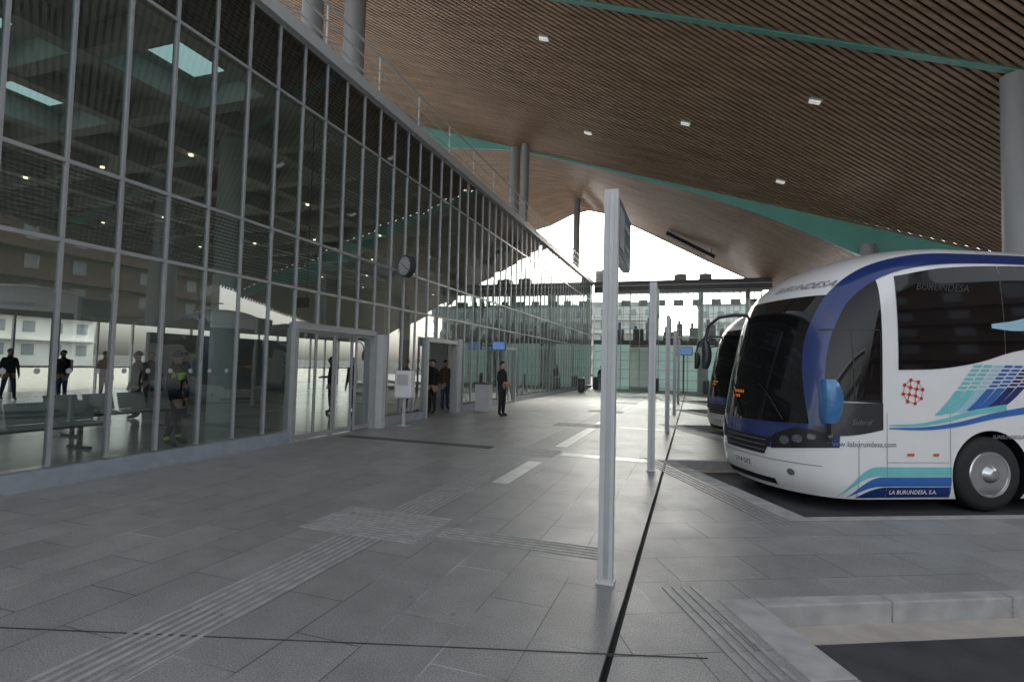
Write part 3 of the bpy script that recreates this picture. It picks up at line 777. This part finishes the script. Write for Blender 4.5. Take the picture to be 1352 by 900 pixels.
    def ln(p,q,w=.005):
        d=Vector((q[0]-p[0],q[1]-p[1])); d.normalize(); nn=Vector((-d.y,d.x))*w
        g.add([S(p[0]-nn.x,p[1]-nn.y,.008,sd),S(q[0]-nn.x,q[1]-nn.y,.008,sd),S(q[0]+nn.x,q[1]+nn.y,.008,sd),S(p[0]+nn.x,p[1]+nn.y,.008,sd)],[(0,1,2,3)])
    for k in range(8): ln(pp[k],pp[8+(k//2)]); ln(pp[k],pp[(k+1)%8],.0035)
    for k in range(4): ln(pp[8+k],pp[8+(k+1)%4])
    g.build('emblem',M['red'],bus,recalc=False)
def stx(u0,z0,e=.012): return lambda x,y:S(u0+x,z0+y,e,-1)
puttext('www.laburundesa.com',.1,stx(1.0,.86),M['tgrey'])
puttext('LA BURUNDESA, S.A.',.075,stx(1.72,.255),M['white'],bold=.001)
puttext('BURUNDESA',.14,stx(2.2,2.93),M['tdark'],shear=.35)
puttext('Sideral',.10,stx(.98,1.14,.014),M['tgrey'],shear=.35)
puttext('SUNSUNDEGUI',.07,stx(3.12,.98),M['tgrey'],shear=.3,bold=.001)
for u in (WU,9.0):
    for sd in (-1,1):
        w=empty('wheel',(u,sd*1.10,.5)); w.parent=bus
        g=MB(); pr=[(.30,-.15),(.40,-.155),(.47,-.14),(.5,-.09),(.5,.09),(.47,.14),(.40,.155),(.30,.15)]
        g.lathe(pr,n=48,axis='y'); g.build('tyre',M['rub'],w,smooth=True,angle=50)
        g=MB(); s_=sd
        g.lathe([(.31,s_*.152),(.30,s_*.165),(.275,s_*.16),(.25,s_*.10),(.19,s_*.07),(.17,s_*.11),(.12,s_*.15),(.09,s_*.20),(.05,s_*.215)],n=40,axis='y'); g.build('rim',M['chrome'],w,smooth=True,angle=40)
        g=MB()
        for k in range(10):
            a=k*math.pi/5; g.cyl((.215*math.cos(a),s_*.07,.215*math.sin(a)),(.215*math.cos(a),s_*.105,.215*math.sin(a)),.018,n=8)
        tag(g.build('wheel_nuts',M['dark'],w),kind='stuff')
def mirror(sd,cen,arm,sx,sy,sz,m_,ar,ex=.2):
    g=MB(); n=20; rows=[]
    def sg(v,e): return math.copysign(abs(v)**e,v)
    for j in range(13):
        t=j/12; z=-sz+2*sz*t; k=math.sin(math.pi*min(.975,max(.025,t)))**ex
        rows.append([(sx*k*sg(math.cos(2*math.pi*i/n),.7)+.03*math.sin(math.pi*t),sy*k*sg(math.sin(2*math.pi*i/n),.7),z) for i in range(n)])
    vs=[p for r in rows for p in r]; fs=[(j*n+i,j*n+(i+1)%n,(j+1)*n+(i+1)%n,(j+1)*n+i) for j in range(12) for i in range(n)]+[list(range(n)),[12*n+i for i in range(n)]]
    g.add([Vector(v)+Vector(cen) for v in vs],fs); m=g.build('mirror',m_,bus,smooth=True,angle=60)
    g=MB(); g.tube(arm,ar,n=10); g.build('mirror_arm',M['pg'],m,smooth=True)
mirror(-1,(.34,-1.5,1.45),[(.62,-1.16,1.0),(.48,-1.34,.98),(.38,-1.46,1.05),(.34,-1.5,1.2)],.13,.11,.27,M['mir'],.03)
mirror(1,(.12,1.22,2.05),[(.7,.8,2.72),(.5,.95,2.74),(.3,1.1,2.7),(.16,1.2,2.55),(.12,1.22,2.3)],.075,.08,.24,M['pg'],.028)
ORG=P(2.4,-3.875)
bus.location=(ORG.x,ORG.y,-.15); bus.rotation_euler=(0,0,ang)
b2=copy_thing(bus,(ORG.x-.1,ORG.y+6.4,-.15)); b2['label']='white coach parked in the next bay behind another coach'
b3=copy_thing(bus,(ORG.x+.3,ORG.y+12.8,-.15)); b3['label']='white coach parked in the next bay behind another coach'

# ------------------------------------------------------------ people
hairm=mat('dark_hair',(.02,.014,.01),.6)
def person(loc,rot,shirt,trous,label,arms=None,stride=0,h=1.75,hv=False,bag=False,hair=hairm):
    k=h/1.75
    J=[];E=[];R=[]
    def j(p,r,par=None):
        J.append(Vector(p)*k); R.append((r if isinstance(r,tuple) else (r,r)))
        if par is not None: E.append((par,len(J)-1))
        return len(J)-1
    pel=j((0,0,.96),(.165,.125)); sp=j((0,0,1.13),(.155,.12),pel); ch=j((0,.01,1.33),(.185,.125),sp); nk0=j((0,.01,1.46),(.09,.075),ch)
    nk=j((0,0,1.52),.058,nk0); hb=j((0,-.015,1.585),(.075,.085),nk); hm=j((0,-.01,1.66),(.092,.108),hb); ht=j((0,0,1.72),(.075,.088),hm)
    no=j((0,-.118,1.635),.013,hm)
    for si,sd in enumerate((1,-1)):
        sh=j((sd*.165,.01,1.40),.066,ch)
        el,wr=((sd*.235,.04,1.13),(sd*.235,-.05,.9))
        if arms and arms[si]: el,wr=arms[si]
        e1=j(el,.052,sh); w1=j(wr,.03,e1)
        dv=(Vector(wr)-Vector(el)).normalized(); pm=Vector(wr)+dv*.07; pa=j(pm,(.037,.024),w1)
        lat=dv.cross(Vector((1,0,0))); lat.normalize()
        for q in range(4):
            b=pm+lat*(.028-.019*q)+dv*.035; f1=j(b,.009,pa); L=(.07,.08,.075,.06)[q]; c=(b+dv*L*.55+Vector((-sd*.01,0,0))); f2=j(c,.008,f1); j(c+dv*L*.4+Vector((-sd*.02,0,0)),.007,f2)
        th=j(Vector(wr)+dv*.03+lat*.035,.010,w1); j(Vector(wr)+dv*.085+lat*.05,.009,th)
        st=stride*sd
        hp=j((sd*.088,0,.88),.098,pel); kn=j((sd*.1,-st*.55-.01,.5),.068,hp); an=j((sd*.105,-st+.02+(.04 if st<0 else 0),.09+(.03 if st<0 else 0)),.05,kn)
        j((sd*.115,-st-.14,.035),(.045,.033),an); 
    me=bpy.data.meshes.new('b'); me.from_pydata(J,E,[]); o=bpy.data.objects.new('body',me); COL.objects.link(o)
    o.modifiers.new('s','SKIN'); 
    for i,r in enumerate(R): me.skin_vertices[0].data[i].radius=(r[0]*k,r[1]*k)
    me.skin_vertices[0].data[0].use_root=True
    o.modifiers['s'].use_smooth_shade=True
    ss=o.modifiers.new('u','SUBSURF'); ss.levels=2; ss.render_levels=2
    bpy.context.view_layer.update(); dg=bpy.context.evaluated_depsgraph_get(); nm=bpy.data.meshes.new_from_object(o.evaluated_get(dg))
    o.modifiers.clear(); o.data=nm; nm.materials.clear()
    zmin=min(v.co.z for v in nm.vertices)
    for v in nm.vertices: v.co.z-=zmin
    for m in (shirt,trous,M['skin'],M['black'],M['hv']): nm.materials.append(m)
    wrs=[];elb=[]
    for si,sd in enumerate((1,-1)):
        wrs.append(Vector((arms[si][1] if arms and arms[si] else (sd*.235,-.05,.9)))*k)
        elb.append(Vector((arms[si][0] if arms and arms[si] else (sd*.235,.04,1.13)))*k)
    for p in nm.polygons:
        c=p.center; z=c.z/k; mi=0
        if z>1.50: mi=2
        elif z<.10: mi=3
        elif hv and .14<z<.19: mi=4
        elif z<.96 and abs(c.x)<.21*k: mi=1
        elif hv and (1.22<z<1.34 and c.x<.0): mi=4
        for w,e in zip(wrs,elb):
            dv=(w-e).normalized()
            if (c-w).dot(dv)>.005 and (c-w).length<.22: mi=2
        p.material_index=mi; p.use_smooth=True
    e=empty('person',loc,rot,label,'person'); o.parent=e
    g=MB(); 
    g.grid(lambda s,t:((.082*math.sin(t*math.pi*.6+.001)*math.cos(2*math.pi*s))*k,(.008+.096*math.sin(t*math.pi*.6+.001)*math.sin(2*math.pi*s))*k+(.01 if t>.6 else 0)*k,(1.66+.1*math.cos(t*math.pi*.6)+(.04 if math.sin(2*math.pi*s)<-.3 and t>.7 else 0)*(t-.7)*3)*k-zmin),24,10)
    g.build('hair',hair,e,smooth=True,recalc=False,angle=80)
    for sx in (-1,1):
        g=MB(); g.lathe([(.001,-.008),(.011,-.004),(.011,.004),(.001,.008)],n=10,axis='y',c=(sx*.03*k,-.094*k,1.655*k-zmin)); g.build('eye',M['black'],e)
        g=MB(); g.lathe([(.004,-.012),(.02,-.006),(.02,.006),(.004,.012)],n=12,axis='y',c=(sx*.078*k,0,1.65*k-zmin)); g.build('ear',M['skin'],e)
    g=MB(); g.box(-.022*k,.022*k,-.095*k,-.086*k,1.598*k-zmin,1.606*k-zmin); g.build('mouth',M['red'],e)
    if bag:
        g=MB(); g.box(-.15,.15,.13,.27,1.0,1.42); g.build('backpack',M['dark'],e,bevel=.04)
    return e
blk=mat('black_cloth',(.018,.018,.021),.85,var=.3); nav=mat('navy_cloth',(.03,.04,.08),.85,var=.2); gry=mat('grey_cloth',(.14,.14,.15),.85,var=.2)
jean=mat('blue_jeans',(.05,.075,.13),.85,var=.25); brn=mat('brown_cloth',(.12,.07,.045),.85,var=.2)
D=math.radians
fwd_arm=((.24,.02,1.14),(.14,-.22,1.12)); fwd_armR=((-.24,.02,1.14),(-.12,-.22,1.10))
person((-5.75,16.0,0),D(75),blk,blk,'person in black standing with hands together outdoors',arms=[((.23,.02,1.14),(.07,-.2,1.05)),((-.23,.02,1.14),(-.07,-.2,1.05))])
person((-8.0,15.55,.003),D(-15),blk,blk,'person in dark coat standing inside the doorway')
person((-8.25,15.0,.003),D(160),nav,blk,'person in navy jacket walking inside the doorway',stride=.15)
person((-8.35,17.2,.003),D(60),brn,jean,'person in brown jacket queueing inside the doorway',arms=[fwd_arm,None])
person((-9.6,18.4,.003),D(-40),blk,blk,'person in black jacket waiting inside the doorway')
person((-9.0,7.3,.003),D(165),blk,blk,'person in dark clothes with small hi-vis yellow bands',hv=True,stride=.14)
person((-20.3,12.2,.003),D(20),blk,jean,'person in black jacket and jeans in the hall',bag=True)
person((-19.3,12.9,.003),D(200),gry,blk,'person in grey coat talking in the hall',arms=[fwd_arm,None])
person((-22,11.6,.003),D(80),blk,blk,'person in black walking through the hall',stride=.22)
person((-17.2,13.2,.003),D(110),nav,jean,'person in navy coat and jeans in the hall',stride=.12)
person((-16.0,13.0,.003),D(-100),blk,gry,'person in black with grey trousers in the hall',arms=[None,fwd_armR])
person((-9.5,13.45,.003),D(10),blk,jean,'person in black jacket walking behind the doors',stride=.18)
person((-10.6,13.8,.003),D(-50),nav,blk,'person in navy jacket standing behind the doors',arms=[fwd_arm,None])
person((-13.6,9.9,.003),D(-60),brn,blk,'person in brown coat waiting beside the benches')
person((-14.6,11.0,.003),D(40),blk,blk,'person in black coat waiting near the benches')
person((-12.9,10.7,.003),D(120),nav,blk,'person in navy jacket chatting near the benches',arms=[fwd_arm,None])
person((-5.9,36.5,0),D(180),blk,jean,'person in black jacket walking towards the far entrance',stride=.2)

# ------------------------------------------------------------ light and camera
w=bpy.data.worlds.new('World'); scene.world=w; w.use_nodes=True; t=w.node_tree
bgn=t.nodes['Background']; sk=t.nodes.new('ShaderNodeTexSky'); sk.sky_type='NISHITA'; sk.sun_disc=False
sk.sun_elevation=D(30); sk.sun_rotation=D(4); sk.dust_density=5; sk.air_density=1.2
hs=t.nodes.new('ShaderNodeHueSaturation'); hs.inputs['Saturation'].default_value=.3; hs.inputs['Value'].default_value=2.8
t.links.new(sk.outputs[0],hs.inputs['Color']); t.links.new(hs.outputs[0],bgn.inputs[0]); bgn.inputs[1].default_value=.15
sd=bpy.data.lights.new('sun','SUN'); sd.energy=4.0; sd.angle=D(10); sd.color=(1,.95,.87)
so=bpy.data.objects.new('sun',sd); COL.objects.link(so)
az=D(4); el=D(30); v=Vector((math.sin(az)*math.cos(el),math.cos(az)*math.cos(el),math.sin(el)))
so.rotation_euler=v.to_track_quat('Z','Y').to_euler()
cd=bpy.data.cameras.new('camera'); cam=bpy.data.objects.new('camera',cd); COL.objects.link(cam); scene.camera=cam
cd.sensor_width=36; cd.lens=700/1352*36; cd.clip_end=3000; cd.clip_start=.05
R=Matrix.Rotation(D(18.85),4,'Z')@Matrix.Rotation(D(92.53),4,'X')@Matrix.Rotation(.026,4,'Z')
cam.matrix_world=Matrix.Translation((0,0,1.65))@R
